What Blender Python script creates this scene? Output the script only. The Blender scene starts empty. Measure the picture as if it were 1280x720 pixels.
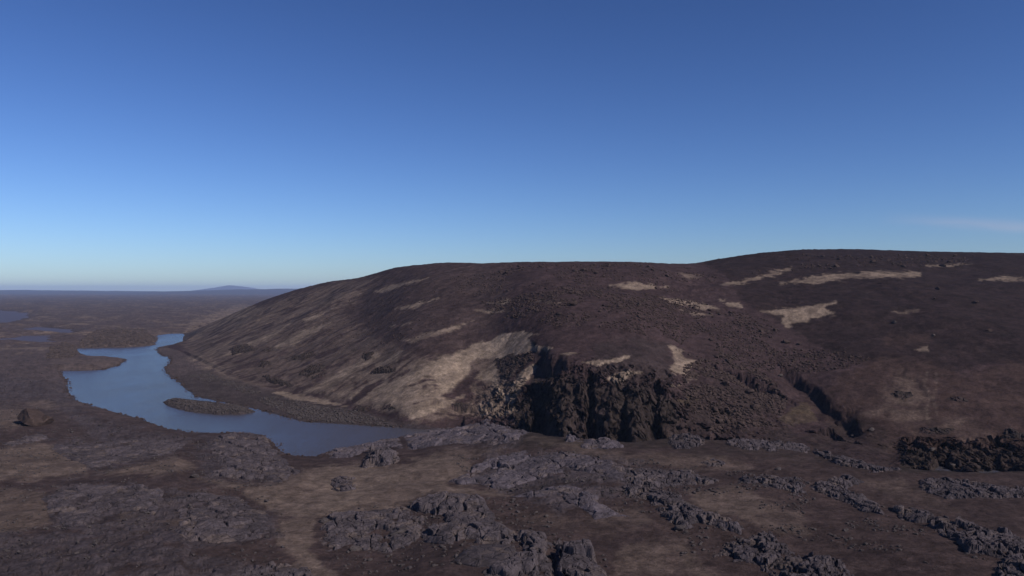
import bpy, math, random
import numpy as np
random.seed(7); np.random.seed(7)
S = bpy.context.scene
COL = S.collection

# ------------------------------------------------------------------ camera model (metres; drone at HC above the river)
HC, F, HY, CX = 36.0, 1000.0, 362.5, 640.0
def lin(c):
    c = c/255.0
    return c/12.92 if c <= .04045 else ((c+.055)/1.055)**2.4

# ------------------------------------------------------------------ noise
def _h(ix, iy, seed):
    n = (ix.astype(np.int64)*374761393 + iy.astype(np.int64)*668265263 + seed*974634777) & 0xffffffff
    n = ((n ^ (n >> 13))*1274126177) & 0xffffffff
    n = ((n ^ (n >> 16))*2246822519) & 0xffffffff
    return ((n ^ (n >> 15)) & 0xffffff).astype(np.float32)/np.float32(0xffffff)
def perlin(x, y, seed=0):
    x0 = np.floor(x); y0 = np.floor(y); fx = (x-x0).astype(np.float32); fy = (y-y0).astype(np.float32)
    ux = fx*fx*fx*(fx*(fx*6-15)+10); uy = fy*fy*fy*(fy*(fy*6-15)+10)
    r = []
    for dx, dy in ((0,0),(1,0),(0,1),(1,1)):
        a = _h(x0+dx, y0+dy, seed)*np.float32(6.2831853)
        r.append(np.cos(a)*(fx-dx)+np.sin(a)*(fy-dy))
    return (r[0]*(1-ux)+r[1]*ux)*(1-uy)+(r[2]*(1-ux)+r[3]*ux)*uy
def fbm(x, y, scale, octs=4, seed=0, gain=.5, ridged=False):
    a, s, t, f = 1.0, 0.0, 0.0, 1.0/scale
    for o in range(octs):
        n = perlin(x*f+17.3*o, y*f-9.1*o, seed+o)*1.5
        if ridged: n = 1-2*np.abs(n)
        s = s+n*a; t += a; a *= gain; f *= 2.03
    return s/t
def worley(x, y, scale, seed=0, jit=.9):
    """nearest / second distance, cell random, offset to the cell centre"""
    x = x/scale; y = y/scale; x0 = np.floor(x); y0 = np.floor(y)
    d1 = np.full(x.shape, 9., np.float32); d2 = d1.copy(); r = np.zeros_like(d1); ox = r.copy(); oy = r.copy(); r2 = r.copy(); r3 = r.copy()
    for i in (-1,0,1):
        for j in (-1,0,1):
            cx, cy = x0+i, y0+j
            px = cx+.5+(_h(cx,cy,seed)-.5)*jit; py = cy+.5+(_h(cx,cy,seed+1)-.5)*jit
            d = np.hypot(px-x, py-y)
            m = d < d1
            d2 = np.where(m, d1, np.minimum(d2, d)); d1 = np.where(m, d, d1)
            r = np.where(m, _h(cx,cy,seed+2), r); r2 = np.where(m, _h(cx,cy,seed+3), r2); r3 = np.where(m, _h(cx,cy,seed+4), r3)
            ox = np.where(m, x-px, ox); oy = np.where(m, y-py, oy)
    return d1, d2, r, r2, r3, ox, oy
def ss(a, b, x):
    t = np.clip((x-a)/(b-a), 0, 1); return t*t*(3-2*t)
def psd(px, py, poly):
    """signed distance to a polygon, negative inside"""
    P = np.array(poly, float); n = len(P)
    d = np.full(px.shape, 1e18); ins = np.zeros(px.shape, bool)
    for i in range(n):
        a, b = P[i], P[(i+1)%n]; e = b-a
        wx = px-a[0]; wy = py-a[1]
        t = np.clip((wx*e[0]+wy*e[1])/(e@e+1e-12), 0, 1)
        d = np.minimum(d, (wx-e[0]*t)**2+(wy-e[1]*t)**2)
        c = ((a[1] <= py) != (b[1] <= py))
        with np.errstate(divide='ignore', invalid='ignore'):
            xi = a[0]+(py-a[1])*(e[0]/(e[1] if e[1] != 0 else 1e-12))
        ins ^= c & (px < xi)
    return np.where(ins, -1, 1)*np.sqrt(d)
def pline(px, py, pts):
    """distance to polyline, signed side (+ = left of travel), arclength fraction"""
    P = np.array(pts, float); best = np.full(px.shape, 1e18); side = np.zeros(px.shape); fr = np.zeros(px.shape)
    L = np.r_[0, np.cumsum(np.hypot(*(P[1:]-P[:-1]).T))]
    for i in range(len(P)-1):
        a, b = P[i], P[i+1]; e = b-a
        wx = px-a[0]; wy = py-a[1]
        t = np.clip((wx*e[0]+wy*e[1])/(e@e), 0, 1)
        d = (wx-e[0]*t)**2+(wy-e[1]*t)**2
        m = d < best; best = np.where(m, d, best)
        side = np.where(m, np.sign(e[0]*wy-e[1]*wx), side); fr = np.where(m, (L[i]+t*(L[i+1]-L[i]))/L[-1], fr)
    return np.sqrt(best), side, fr
def gpt(px, py, z=0.0):
    Y = (HC-z)*F/(py-HY); return ((px-CX)/F*Y, Y)

# ------------------------------------------------------------------ terrain
CP = [(0,720,4),(200,720,4.5),(380,720,3.5),(0,600,3),(200,600,3.4),(330,600,3),(0,540,2.2),(150,545,1.3),(300,556,1.0),(60,500,1.6),(0,460,2),
 (60,440,1.4),(120,410,2),(250,395,3),(0,400,1.5),(0,380,2),(200,380,3),(350,375,4),(400,590,1.4),(450,570,1.6),(440,650,3.2),(500,560,2.6),
 (560,545,4.2),(640,533,5.6),(700,545,6),(800,552,6),(930,552,6),(1060,575,6),(1180,587,6),(1280,588,6),(600,600,4),(800,620,5),(1000,620,5.5),
 (1280,650,6),(600,720,5.2),(900,720,5),(1280,720,6),(300,480,2.2),(400,505,1.4),(350,500,1.2),(240,450,1.6),(500,536,1.6),(-300,450,2),(-300,600,3),(-300,720,4),(1600,600,6),(1600,720,6)]
_cp = np.array([gpt(a,b,c)+(c,) for a,b,c in CP])
_cu = np.c_[_cp[:,0]/_cp[:,1]*2.2, np.log(_cp[:,1])*1.2]
def zbase(X, Y):
    u = X/Y*2.2; v = np.log(Y)*1.2
    w = 0.; s = 0.
    for (a, b), z in zip(_cu, _cp[:,2]):
        k = 1.0/(((u-a)**2+(v-b)**2)**1.6+2e-4); w = w+k; s = s+k*z
    return s/w
WATER = [(248,423),(240,419),(228,417),(212,417),(197,419),(196,425),(193,431),(180,433),(150,434.5),(97,435),(96,440),(104,444),(120,447),(152,448),(157,450),(147,457),
 (130,462),(100,463.5),(76,463),(78,470),(85,478),(84,490),(94,501),(110,506),(140,515),(175,524),(195,532),(215,537),(235,540),(260,541),(300,541),(330,544),
 (343,553),(350,564),(370,570),(395,571),(410,564),(440,560),(470,555),(500,547),(540,541),(560,537),(500,534),(470,533),(430,530),(380,527),(344,518),(325,512),(300,507),(275,502),(262,499),
 (245,496),(235,488),(223,477),(209,468),(205,461),(213,452),(212,447),(200,443),(195,437),(200,434),(220,430),(238,426)]
ISLAND = [(207,503),(212,499.5),(222,498.5),(250,502),(280,505),(300,508),(319,515),(300,518),(270,518),(240,514.5),(222,510.5),(210,506.5)]
PONDS = [[(-200,386),(0,388),(30,391),(42,396),(20,402),(0,406),(-200,412)], [(26,411),(50,408),(70,410),(106,416),(98,419),(70,417),(40,415)],
         [(-200,424),(0,425),(30,420),(68,419),(72,424),(82,430),(60,431),(30,428),(0,429),(-200,432)]]
W_WATER = [gpt(a,b) for a,b in WATER]; W_ISLAND = [gpt(a,b) for a,b in ISLAND]; W_PONDS = [[gpt(a,b) for a,b in p] for p in PONDS]

def cv(pts, sm=0):
    p = np.array(pts, float)
    if not sm: return lambda q: np.interp(q, p[:,0], p[:,1])
    g = np.arange(-2400, 2600, 2.0); v = np.interp(g, p[:,0], p[:,1])
    k = np.exp(-.5*(np.arange(-int(1.5*sm), int(1.5*sm)+1)/(sm/2))**2); k /= k.sum(); n = len(k)//2
    v = np.convolve(np.pad(v, n, 'edge'), k, 'valid')
    return lambda q: np.interp(q, g, v)
rim_py = cv([(380,575),(430,558),(500,546),(540,538),(600,532),(640,534),(680,545),(740,549),(800,553),(850,547),(930,553),(1000,561),(1060,576),(1110,584),(1180,588),(1280,589),(1900,589)], 16)
rim_z  = cv([(480,2.4),(560,4.2),(640,5.7),(700,6),(2000,6)], 40)
crest_py = cv([(-2000,430),(180,430),(212,424),(240,414),(262,405),(290,392),(315,381),(340,371),(375,361),(400,354.5),(430,349),(455,347.5),(470,341),(490,335),(515,331),(540,329),(560,327.5),(580,329),(610,329.5),(640,327.5),(740,327),(800,328),(850,330),
               (880,327.5),(900,323.5),(950,316),(1000,312.5),(1060,311.5),(1160,314),(1280,316),(1500,325),(2200,362)], 14)
crest_Y = cv([(-2000,620),(180,620),(240,620),(262,650),(300,680),(340,620),(375,540),(430,460),(560,360),(740,325),(850,350),(950,430),(1060,450),(1280,440),(2200,430)], 110)
foot_py = cv([(-2000,430),(215,430),(235,434),(245,446),(262,462),(300,474),(350,488),(420,505),(480,520),(520,528)], 24)
cl_py = cv([(500,545),(560,528),(620,512),(650,497),(675,478),(700,482),(720,486),(745,478),(775,490),(800,486),(850,500),(900,518),(960,530),(1000,538),(1050,545),(1090,552),(1130,568),(1200,573),(1280,573),(1900,575)], 24)
def rimY(pu):
    z = rim_z(pu); return (HC-z)*F/(rim_py(pu)-HY)
def footY(pu):
    a = (HC-2.0)*F/(np.maximum(foot_py(pu),430)-HY)
    b = rimY(pu)+20
    return a+(b-a)*ss(470,560,pu)
def bump(x, c, w): return np.exp(-((x-c)/w)**2)
def recess(pu):
    r = 9*bump(pu,672,12)+7*bump(pu,738,5)+9*bump(pu,820,8)+3*bump(pu,781,4)-2*bump(pu,712,13)-2*bump(pu,760,8)-2*bump(pu,795,8)
    r = r+7*bump(pu,1035,16)+3*bump(pu,1140,7)+4*bump(pu,1178,10)+4*bump(pu,1245,11)-2*bump(pu,1162,6)-2*bump(pu,1210,8)+3*bump(pu,900,9)-2*bump(pu,930,9)
    return r
CARVES = []           # (world polyline, depth, steep side, width steep, width gentle)
def terrain(X, Y, detail=True, parts=False):
    X = np.asarray(X, float); Y = np.asarray(Y, float)
    pu = X/Y*F+CX
    z = zbase(X, Y)
    far = ss(420, 900, Y)
    if detail:
        rough = fbm(X, Y, 26, 5, 11)*1.0 + fbm(X, Y*1.0, 7, 4, 21)*.28
        farlump = np.maximum(fbm(X, Y, 60, 6, 31, gain=.6, ridged=True), -.25)*2.6
        z = z+rough*ss(0,3,z)*(1-.3*far)+farlump*ss(300,600,Y)*.9
    # water bodies
    near = (Y < 1600) & (Y > 120)
    sd = np.full(X.shape, 50.); isl = np.full(X.shape, 50.)
    if near.any():
        wx = fbm(X[near], Y[near], 9, 5, 41, gain=.62)*2.0*np.clip(Y[near]/300,.4,2)
        m = psd(X[near], Y[near], W_WATER)
        pw = fbm(X[near]*.7, Y[near]*1.0, 55, 4, 45)*16
        for p in W_PONDS: m = np.minimum(m, psd(X[near], Y[near], p)+pw)
        i = psd(X[near], Y[near], W_ISLAND)
        sd[near] = m+wx; isl[near] = i+wx*.4
    bank = .12+np.maximum(sd,0)*(.22-.145*ss(170,240,pu)+.2*ss(430,660,pu))
    z = np.where(sd > 0, np.minimum(z, bank), -1.2*ss(0, 6, -sd)-.05)
    z = np.where(isl < 1.5, np.maximum(z, -.25+np.clip(-isl+1.5,0,4)*.28+ (fbm(X,Y,3,3,44)*.15 if detail else 0)), z)
    # gorge behind the near rim
    Yr = rimY(pu)+(fbm(X,Y,14,3,51)*3.0 if detail else 0); g = ss(505, 575, pu)
    z = z*(1-g*ss(0,5,Y-Yr))+(-.6)*g*ss(0,5,Y-Yr)
    # hill
    rec = recess(pu+(fbm(X,Y,7,3,63)*13 if detail else 0))
    if detail: rec = rec+(fbm(X,Y,11,4,61)*5+fbm(X,Y,3.2,3,66,ridged=True)*1.0)*ss(560,640,pu)
    rec = (.75+1.5*ss(1090,1130,pu))*rec*ss(590,650,pu)
    Yf0 = footY(pu)
    Yf = Yf0+rec*(1-ss(20,60,Y-Yf0))
    dc = 16.0+5*ss(880,1000,pu)*(1-ss(1050,1170,pu))
    Yc = crest_Y(pu); zc = HC+(HY-crest_py(pu))/F*Yc
    cl = ss(520, 640, pu)
    zcl = np.maximum(HC-(cl_py(pu)-HY)/F*(Yf0+dc+2), .5)
    t1 = np.clip((Y-Yf)/dc, 0, 1)
    zcliff = zcl*(t1**.75)
    z0 = zcl*cl+2.0*(1-cl)
    Ys = Yf0+dc*cl
    t2 = np.clip((Y-Ys)/(Yc-Ys), 0, 1)
    k = 1.12+.43*ss(450,700,pu)
    gg = (.12*t2+.88*(1-(1-t2)**k))*(1-.5*(1-ss(560,700,pu))*np.exp(-t2/.07))
    zh = z0+(zc-z0)*gg
    zhill = np.where(cl > 0, np.where(Y < Ys+.001, 0, zh), zh)
    zhill = cl*np.minimum(zh, np.where(t1 < 1, zcliff, 1e3))+(1-cl)*zh
    over = np.maximum(Y-Yc, 0)
    zhill = zhill-over*.04-(over/260.)**2*6
    amp = ss(205, 262, pu)*1.0
    inh = (Y > Yf)
    ht = np.clip(np.minimum(t2*6, 1), 0, 1)
    wf = np.clip((Y-Yf)/6, 0, 1)
    if detail:
        crestk = 1-ss(.75,.98,t2)*.8
        d = fbm(X,Y,60,4,71)*3.2*ss(.04,.4,t2)*crestk
        # smooth drift / gully corrugation running downslope, slightly rightwards
        wz_ = fbm(X,Y,45,2,79)*14; ax = (X*.40-Y*.92)+wz_; ay = (X*.92+Y*.40)
        left = 1-ss(600,760,pu)
        d = d+fbm(ax, ay*.35, 15, 5, 81)*1.1*ss(.0,.12,t2)*(1-ss(.5,.9,t2))*(.25+.4*left)
        d = d+fbm(X,Y,5,4,91)*.32*wf
        rub = ss(-.1,.5,fbm(X,Y,40,3,93))*ss(560,640,pu)*(1-ss(960,1030,pu-(Y-200)*.2))
        d = d+np.abs(fbm(X,Y,2.2,3,95))*1.1*rub*ht
        rt = ss(960,1010,pu); cz = cl*wf*(1-ss(.01,.16-.12*rt,t2))*(1-.75*ss(835,870,pu)*(1-ss(1110,1140,pu)))*(1-rt*(1-ss(1110,1140,pu))*.7)
        d = d+(fbm(X,Y,4.2,5,97,gain=.6,ridged=True)*2.0+fbm(X,Y,1.4,3,99,ridged=True)*.5)*cz
        zhill = zhill+d
    zt = z+(np.maximum(zhill, z)-z)*amp*np.where(inh, 1, 0)
    z = np.where(inh & (pu > 180), np.where(cl>0.5, np.maximum(zt, z), z+(zhill-z)*amp*ss(0,14,Y-Yf)*(zhill>z)), z)
    isH = (inh & (amp > .02) & (zhill > .3) & (z > .15))
    for P, dep, sgn, w1, w2 in CARVES:
        b = np.array(P); lo = b.min(0)-w2*3; hi = b.max(0)+w2*3
        m = (X > lo[0]) & (X < hi[0]) & (Y > lo[1]) & (Y < hi[1])
        if not m.any(): continue
        xm, ym = X[m], Y[m]
        if detail:
            xm, ym = xm+fbm(xm, ym, 9, 4, 101)*3.2, ym+fbm(xm, ym, 9, 4, 105)*3.2
        dd, sd_, fr = pline(xm, ym, P)
        w = np.where(sd_*sgn > 0, w1, w2)
        z[m] -= dep*np.exp(-(dd/w)**2)*np.sin(np.clip(fr,.04,.96)*math.pi)**.5
    if parts: return z, isH, t2, sd, isl, cl, t1
    return z
_YS = np.concatenate([np.linspace(60,500,2600), np.linspace(500.2,2500,1500)])
def hit(px, py, detail=False):
    """where the sight line through a photo pixel meets the terrain"""
    u = (px-CX)/F; k = (py-HY)/F
    z = terrain(u*_YS, _YS, detail); ray = HC-k*_YS
    i = np.argmax(z >= ray)
    if not (z >= ray).any(): i = int(np.argmin(ray-z))
    return (float(u*_YS[i]), float(_YS[i]))
for pts, dep, sgn, w1, w2 in [
    ([(672,436),(680,446),(690,456),(697,468)], 5.0, 1, 1.3, 6),
    ([(906,460),(925,466),(942,474),(960,480),(978,492)], 3.4, 1, 1.3, 5),
    ([(968,455),(990,468),(1010,486),(1040,512)], 2.4, 1, 1.4, 5),
    ([(1040,512),(1062,530),(1068,545)], 2.5, 1, 2, 5),
    ([(1125,452),(1130,470),(1150,480),(1160,500)], .45, 1, .8, 3),
    ]:
    P = [hit(a,b) for a,b in pts]
    CARVES.append((P, dep, sgn, w1, w2))

# ------------------------------------------------------------------ colours painted as real albedo zones
def C(r,g,b): return np.array([r,g,b], float)
HILL = C(.037,.0245,.0255); DARK = C(.018,.0125,.0125); SAND = C(.180,.138,.109); RED = C(.037,.024,.0215); PLAIN = C(.058,.044,.044)
SOIL = C(.040,.028,.027); TAN = C(.122,.092,.076); CLIFF = C(.027,.0210,.0190); GRAV = C(.048,.038,.036); BED = C(.035,.03,.033); OLIVE = C(.062,.046,.032)
# polygon in photo pixels, colour, feather px, strength, streaky (0..1)
ZONES = [
 ([(875,326),(905,345),(925,372),(960,395),(985,410),(1010,425),(1050,447),(1095,455),(1130,470),(1180,470),(1230,455),(1290,458),(1700,470),(1700,300),(880,300)], DARK, 5, .93, 0),
 ([(1000,505),(1050,470),(1095,446),(1160,450),(1200,470),(1260,452),(1700,455),(1700,600),(1120,575),(1060,540)], RED, 12, .95, .2),
 ([(640,505),(668,474),(700,468),(760,482),(800,480),(845,500),(850,560),(640,560)], CLIFF, 8, .9, .1),
 ([(850,495),(900,470),(960,495),(1000,545),(1060,520),(1110,535),(1125,585),(850,570)], CLIFF, 12, .55, .5),
 ([(740,430),(800,420),(838,430),(840,480),(800,485),(740,470)], C(.030,.023,.023), 10, .7, 0),
 ([(1125,560),(1700,564),(1700,600),(1125,590)], CLIFF, 3, .9, 0),
 ([(235,448),(300,425),(340,405),(420,385),(470,420),(540,450),(570,490),(520,522),(430,503),(330,483),(262,468)], SAND, 10, .66, 1),
 ([(225,430),(300,388),(400,350),(560,325),(640,325),(620,420),(520,470),(400,500),(300,480)], C(.052,.037,.035), 22, .7, .3),
 ([(225,430),(300,392),(360,370),(430,352),(480,345),(440,380),(350,405),(290,435),(245,450)], SAND, 8, .36, 1),
 ([(440,470),(560,440),(660,430),(640,500),(600,525),(520,525)], SAND, 12, .36, 1),
 ([(467,365),(489,356),(536,347),(508,356),(479,366)], SAND, 2, .9, 0),
 ([(492,386),(514,380),(548,372),(539,378),(514,386)], SAND, 2, .8, 0),
 ([(487,408),(517,402),(508,407)], SAND, 2, .8, 0),
 ([(379,399),(414,386),(400,396),(382,404)], SAND, 3, .9, 0),
 ([(338,434),(382,412),(414,404),(389,418),(367,431),(345,436)], SAND, 3, .9, .2),
 ([(275,446),(300,432),(335,418),(365,402),(340,423),(300,442)], SAND, 3, .8, .3),
 ([(539,453),(570,441),(632,416),(655,414),(673,417),(660,423),(667,430),(690,436),(657,441),(626,447),(589,450),(586,469),(557,491),(539,500),(551,484),(542,475),(545,462)], SAND, 2.5, 1.15, .05),
 ([(470,487),(508,469),(557,444),(572,443),(520,478),(476,490)], SAND, 4, .85, .3),
 ([(380,490),(420,468),(470,440),(480,445),(440,470),(400,492)], SAND, 4, .75, .3),
 ([(504,426),(532,416),(592,402),(564,414),(520,428)], SAND, 3, .8, .4),
 ([(470,455),(504,437),(495,450),(470,461)], SAND, 3, .85, 0),
 ([(505,520),(539,506),(579,495),(557,509),(525,521)], SAND, 3, .85, .2),
 ([(600,510),(620,500),(640,506),(648,515),(625,522),(600,520)], SAND, 4, .6, .3),
 ([(651,462),(667,453),(671,459),(651,487),(642,508),(629,500),(614,478),(592,473),(604,462),(620,453),(623,478),(632,493),(645,475)], SAND, 2.5, .9, 0),
 ([(607,378),(632,375),(642,377),(626,381)], SAND, 2, .9, 0), ([(667,376),(701,378),(695,381)], SAND, 2, .9, 0), ([(592,387),(639,389),(610,392)], SAND, 2, .7, .3),
 ([(727,453),(750,451),(780,446),(799,440),(782,449),(770,454),(745,456)], SAND, 1.5, .95, 0),
 ([(757,474),(782,462),(802,465),(792,470),(770,477)], SAND, 2, .9, 0),
 ([(835,432),(852,437),(855,447),(870,450),(862,465),(872,475),(845,467),(837,460),(845,450)], SAND, 3, .85, 0),
 ([(835,482),(860,477),(848,484)], SAND, 2, .8, 0), ([(843,500),(860,496),(872,500),(855,507)], OLIVE, 3, .9, 0),
 ([(695,443),(712,440),(728,440),(712,444)], SAND, 1.5, .6, 0),
 ([(974,354),(1028,343),(1090,339),(1152,340),(1150,346),(1108,347),(1066,348),(1019,354)], SAND, 3, .72, .4),
 ([(900,356),(936,349),(968,339),(989,335),(983,340),(959,347),(924,355)], SAND, 3, .65, .3),
 ([(950,389),(1013,382),(1045,377),(1028,386),(1047,391),(1019,398),(998,404),(983,408),(976,404),(980,395)], SAND, 3, .8, .3),
 ([(898,374),(924,379),(932,387),(912,382)], SAND, 2, .8, 0), ([(1158,332),(1215,329),(1185,334)], SAND, 1.5, .6, 0),
 ([(1218,350),(1257,345),(1285,348),(1400,350),(1400,356),(1265,351)], SAND, 2, .7, 0), ([(1115,390),(1155,386),(1130,391)], SAND, 2, .35, 0),
 ([(762,357),(785,352),(835,359),(790,363)], SAND, 2.5, .9, .1), ([(828,372),(870,377),(900,385),(880,388),(840,379)], SAND, 2, .85, .1), ([(850,387),(892,394),(868,394)], SAND, 2, .6, 0),
 ([(845,340),(880,345),(862,350)], SAND, 2, .4, .3), ([(1143,438),(1160,432),(1162,440)], SAND, 2, .6, 0), ([(1100,420),(1160,418),(1160,432),(1110,435)], RED, 6, .7, 0),
 ([(975,524),(990,508),(1008,503),(1018,515),(1022,527),(990,532)], OLIVE, 4, .8, 0),
 ([(1075,520),(1110,490),(1120,460),(1150,470),(1165,500),(1160,530),(1140,545),(1110,520)], TAN, 16, .35, .8),
 ([(1158,462),(1161,462),(1158,480),(1164,497),(1160,515),(1163,530),(1159,530),(1156,513),(1160,497),(1154,480)], TAN, 2.5, .38, .5), ([(1168,466),(1171,466),(1172,485),(1168,500),(1174,520),(1170,520),(1164,500),(1169,485)], TAN, 2.5, .28, .5),
 ([(1165,530),(1200,515),(1240,545),(1200,552)], TAN, 14, .3, .7),
 # river flat
 ([(60,452),(80,448),(155,448),(150,458),(130,464),(76,464)], C(.075,.057,.053), 2, .9, 0),
 ([(215,470),(260,462),(330,486),(430,508),(520,530),(480,540),(380,530),(300,508),(240,497)], C(.040,.031,.030), 4, .9, 0),
 ([(340,490),(375,492),(420,503),(435,508),(400,504),(365,499)], SAND, 2, .75, 0), ([(345,489),(372,493),(372,497),(350,494)], SAND, 2, .5, 0),
 ([(255,462),(330,480),(332,486),(270,470)], TAN, 3, .4, .4),
 ([(240,400),(300,380),(330,385),(270,410),(245,425),(225,425)], SAND, 4, .5, .8),
 # foreground
 ([(405,600),(440,580),(500,580),(560,570),(600,585),(560,605),(640,620),(540,618),(480,640),(400,645),(350,650),(345,680),(380,700),(330,720),(420,720),(390,690),(395,655)], TAN, 10, .75, .25),
 ([(250,598),(330,608),(400,580),(460,583),(470,625),(400,645),(340,640),(300,612)], TAN, 8, .75, .1),
 ([(0,560),(60,552),(110,575),(110,592),(40,600),(-200,600),(-200,560)], TAN, 6, .6, .2), ([(-200,510),(30,512),(20,535),(-200,545)], TAN, 5, .5, .2),
 ([(120,592),(220,570),(250,585),(200,595)], TAN, 5, .55, .2), ([(0,610),(55,615),(65,655),(0,670),(-100,640)], TAN, 6, .5, .2),
 ([(150,625),(220,622),(230,650),(260,665),(150,665)], TAN, 7, .5, .5), ([(20,505),(60,498),(110,505),(60,512)], TAN, 4, .5, .4),
 ([(640,545),(720,552),(760,562),(900,570),(960,590),(780,582),(700,560)], TAN, 6, .35, .3),
 ([(860,612),(920,608),(960,625),(1000,640),(1010,670),(940,655),(870,640)], TAN, 10, .5, .5),
 ([(780,680),(860,670),(870,700),(900,720),(760,720)], TAN, 12, .4, .5), ([(800,630),(815,650),(800,660),(720,650)], TAN, 8, .3, .5),
 ([(1060,600),(1130,600),(1200,640),(1120,625)], TAN, 8, .25, .4), ([(560,560),(640,560),(600,575),(520,590),(500,585)], TAN, 8, .4, .2),
 ([(640,637),(740,650),(800,660),(760,672),(660,655)], C(.08,.058,.05), 8, .5, .6),
]
LAVA = C(.048,.039,.043)
LAVAZ = [ # patches of bare low lava crust in the plain (photo pixels)
 [(-200,670),(60,665),(230,690),(380,712),(380,740),(-200,740)], [(60,552),(160,540),(330,548),(350,600),(256,600),(240,560),(120,590),(66,560)],
 [(0,470),(80,480),(110,520),(180,535),(120,550),(60,500),(-200,500),(-200,470)], [(80,600),(240,612),(340,640),(350,670),(220,690),(60,668)],
 [(560,535),(660,540),(640,560),(560,555)], [(600,565),(790,575),(900,600),(780,620),(700,640),(600,600)],
]
def colours(X, Y, Z, isH, t2, sd, isl):
    px = X/Y*F+CX; py = HY+(HC-Z)/Y*F
    col = np.empty(X.shape+(3,)); col[:] = SOIL
    nA = fbm(X,Y,18,4,201); nB = fbm(X,Y,5,4,203)
    # far plain mottling
    far = ss(170, 300, Y)[...,None]
    col = col*(1-far)+PLAIN*far
    st = fbm(X*.8, Y, 34, 7, 205, gain=.68)
    m = (ss(.0,.3,st+ .2*nB)*ss(300,520,Y)*(1-isH))[...,None]*.75
    col = col*(1-m)+TAN*m
    h = isH[...,None]; col = np.where(h > 0, HILL, col)
    wz_ = fbm(X,Y,38,3,79)*16; ax = (X*.36-Y*.93)+wz_; ay = (X*.93+Y*.36)
    streak = fbm(ax, ay*.35, 7, 6, 207, gain=.62)
    streak2 = fbm(X, Y*.35, 6, 4, 211)
    rough = np.zeros(X.shape)
    wob = fbm(X,Y,4,4,209,gain=.6)
    for poly, c, fe, stg, sk in ZONES:
        P = np.array(poly); a = P.min(0)-fe*3-6; b = P.max(0)+fe*3+6
        m = (px > a[0]) & (px < b[0]) & (py > a[1]) & (py < b[1])
        if not m.any(): continue
        d = psd(px[m], py[m], poly)
        d = d+wob[m]*(3+fe*1.2)
        k = ss(fe*.5, -fe*.6, d)
        s_ = np.where(isH[m] > 0, streak[m], streak2[m])
        sk = max(sk, .25)
        if sk: k = k*((1-sk)+sk*(ss(-.18,.12,s_+.35*wob[m]) if sk < .9 else ss(-.20,.06,s_+.4*wob[m])))
        k = (k*stg*np.clip(1+.35*wob[m],0,1.0))[...,None]
        col[m] = col[m]*(1-k)+c*k
    for poly in LAVAZ:
        P = np.array(poly); a = P.min(0)-20; b = P.max(0)+20
        m = (px > a[0]) & (px < b[0]) & (py > a[1]) & (py < b[1])
        if not m.any(): continue
        d = psd(px[m], py[m], poly)+wob[m]*16
        k = ss(5,-5,d)*ss(-.45,-.05,nB[m]+.3*wob[m])
        rough[m] = np.maximum(rough[m], k)
        k = k[...,None]*.85; col[m] = col[m]*(1-k)+LAVA*k
    k = ss(.5,-1.5,isl)[...,None]; col = col*(1-k)+GRAV*k
    k = ss(1.2,-.2,np.minimum(sd,np.where(isl<1,9,sd)))[...,None]*.6; col = col*(1-k)+BED*k
    nC = fbm(X,Y,1.9,4,221,gain=.65)*(1-ss(700,1200,Y)); nD = worley(X,Y,1.3,223)[2]-.5
    v = (1+.28*nB+.18*nA+.2*streak*isH+.42*nC+.30*nD*(1-ss(350,500,Y)))[...,None]
    return np.clip(col*np.clip(v,.5,1.6), .01, .5), rough

# ------------------------------------------------------------------ mesh helpers
def mesh_obj(name, V, Fq, mat, col=None, attrs=None, smooth=True, parent=None):
    me = bpy.data.meshes.new(name)
    V = np.asarray(V, np.float32); Fq = np.asarray(Fq, np.int32)
    n = Fq.shape[1]
    me.vertices.add(len(V)); me.vertices.foreach_set('co', V.ravel())
    me.loops.add(Fq.size); me.loops.foreach_set('vertex_index', Fq.ravel())
    me.polygons.add(len(Fq)); me.polygons.foreach_set('loop_start', np.arange(0, Fq.size, n, dtype=np.int32))
    me.polygons.foreach_set('loop_total', np.full(len(Fq), n, np.int32))
    me.polygons.foreach_set('use_smooth', np.full(len(Fq), smooth, bool))
    if col is not None:
        a = me.color_attributes.new('tint', 'FLOAT_COLOR', 'POINT')
        a.data.foreach_set('color', np.c_[col, np.ones(len(col))].astype(np.float32).ravel())
    for k, v in (attrs or {}).items():
        a = me.attributes.new(k, 'FLOAT', 'POINT'); a.data.foreach_set('value', np.asarray(v, np.float32).ravel())
    me.update(); me.validate()
    me.materials.append(mat)
    o = bpy.data.objects.new(name, me); COL.objects.link(o)
    if parent: o.parent = parent
    return o
def tag(o, label=None, cat=None, group=None, kind=None):
    for k, v in (('label',label),('category',cat),('group',group),('kind',kind)):
        if v: o[k] = v
    return o
def compact(V, Fq, extras):
    used = np.unique(Fq); mp = np.full(len(V), -1, np.int64); mp[used] = np.arange(len(used))
    return V[used], mp[Fq], [e[used] for e in extras]

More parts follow.
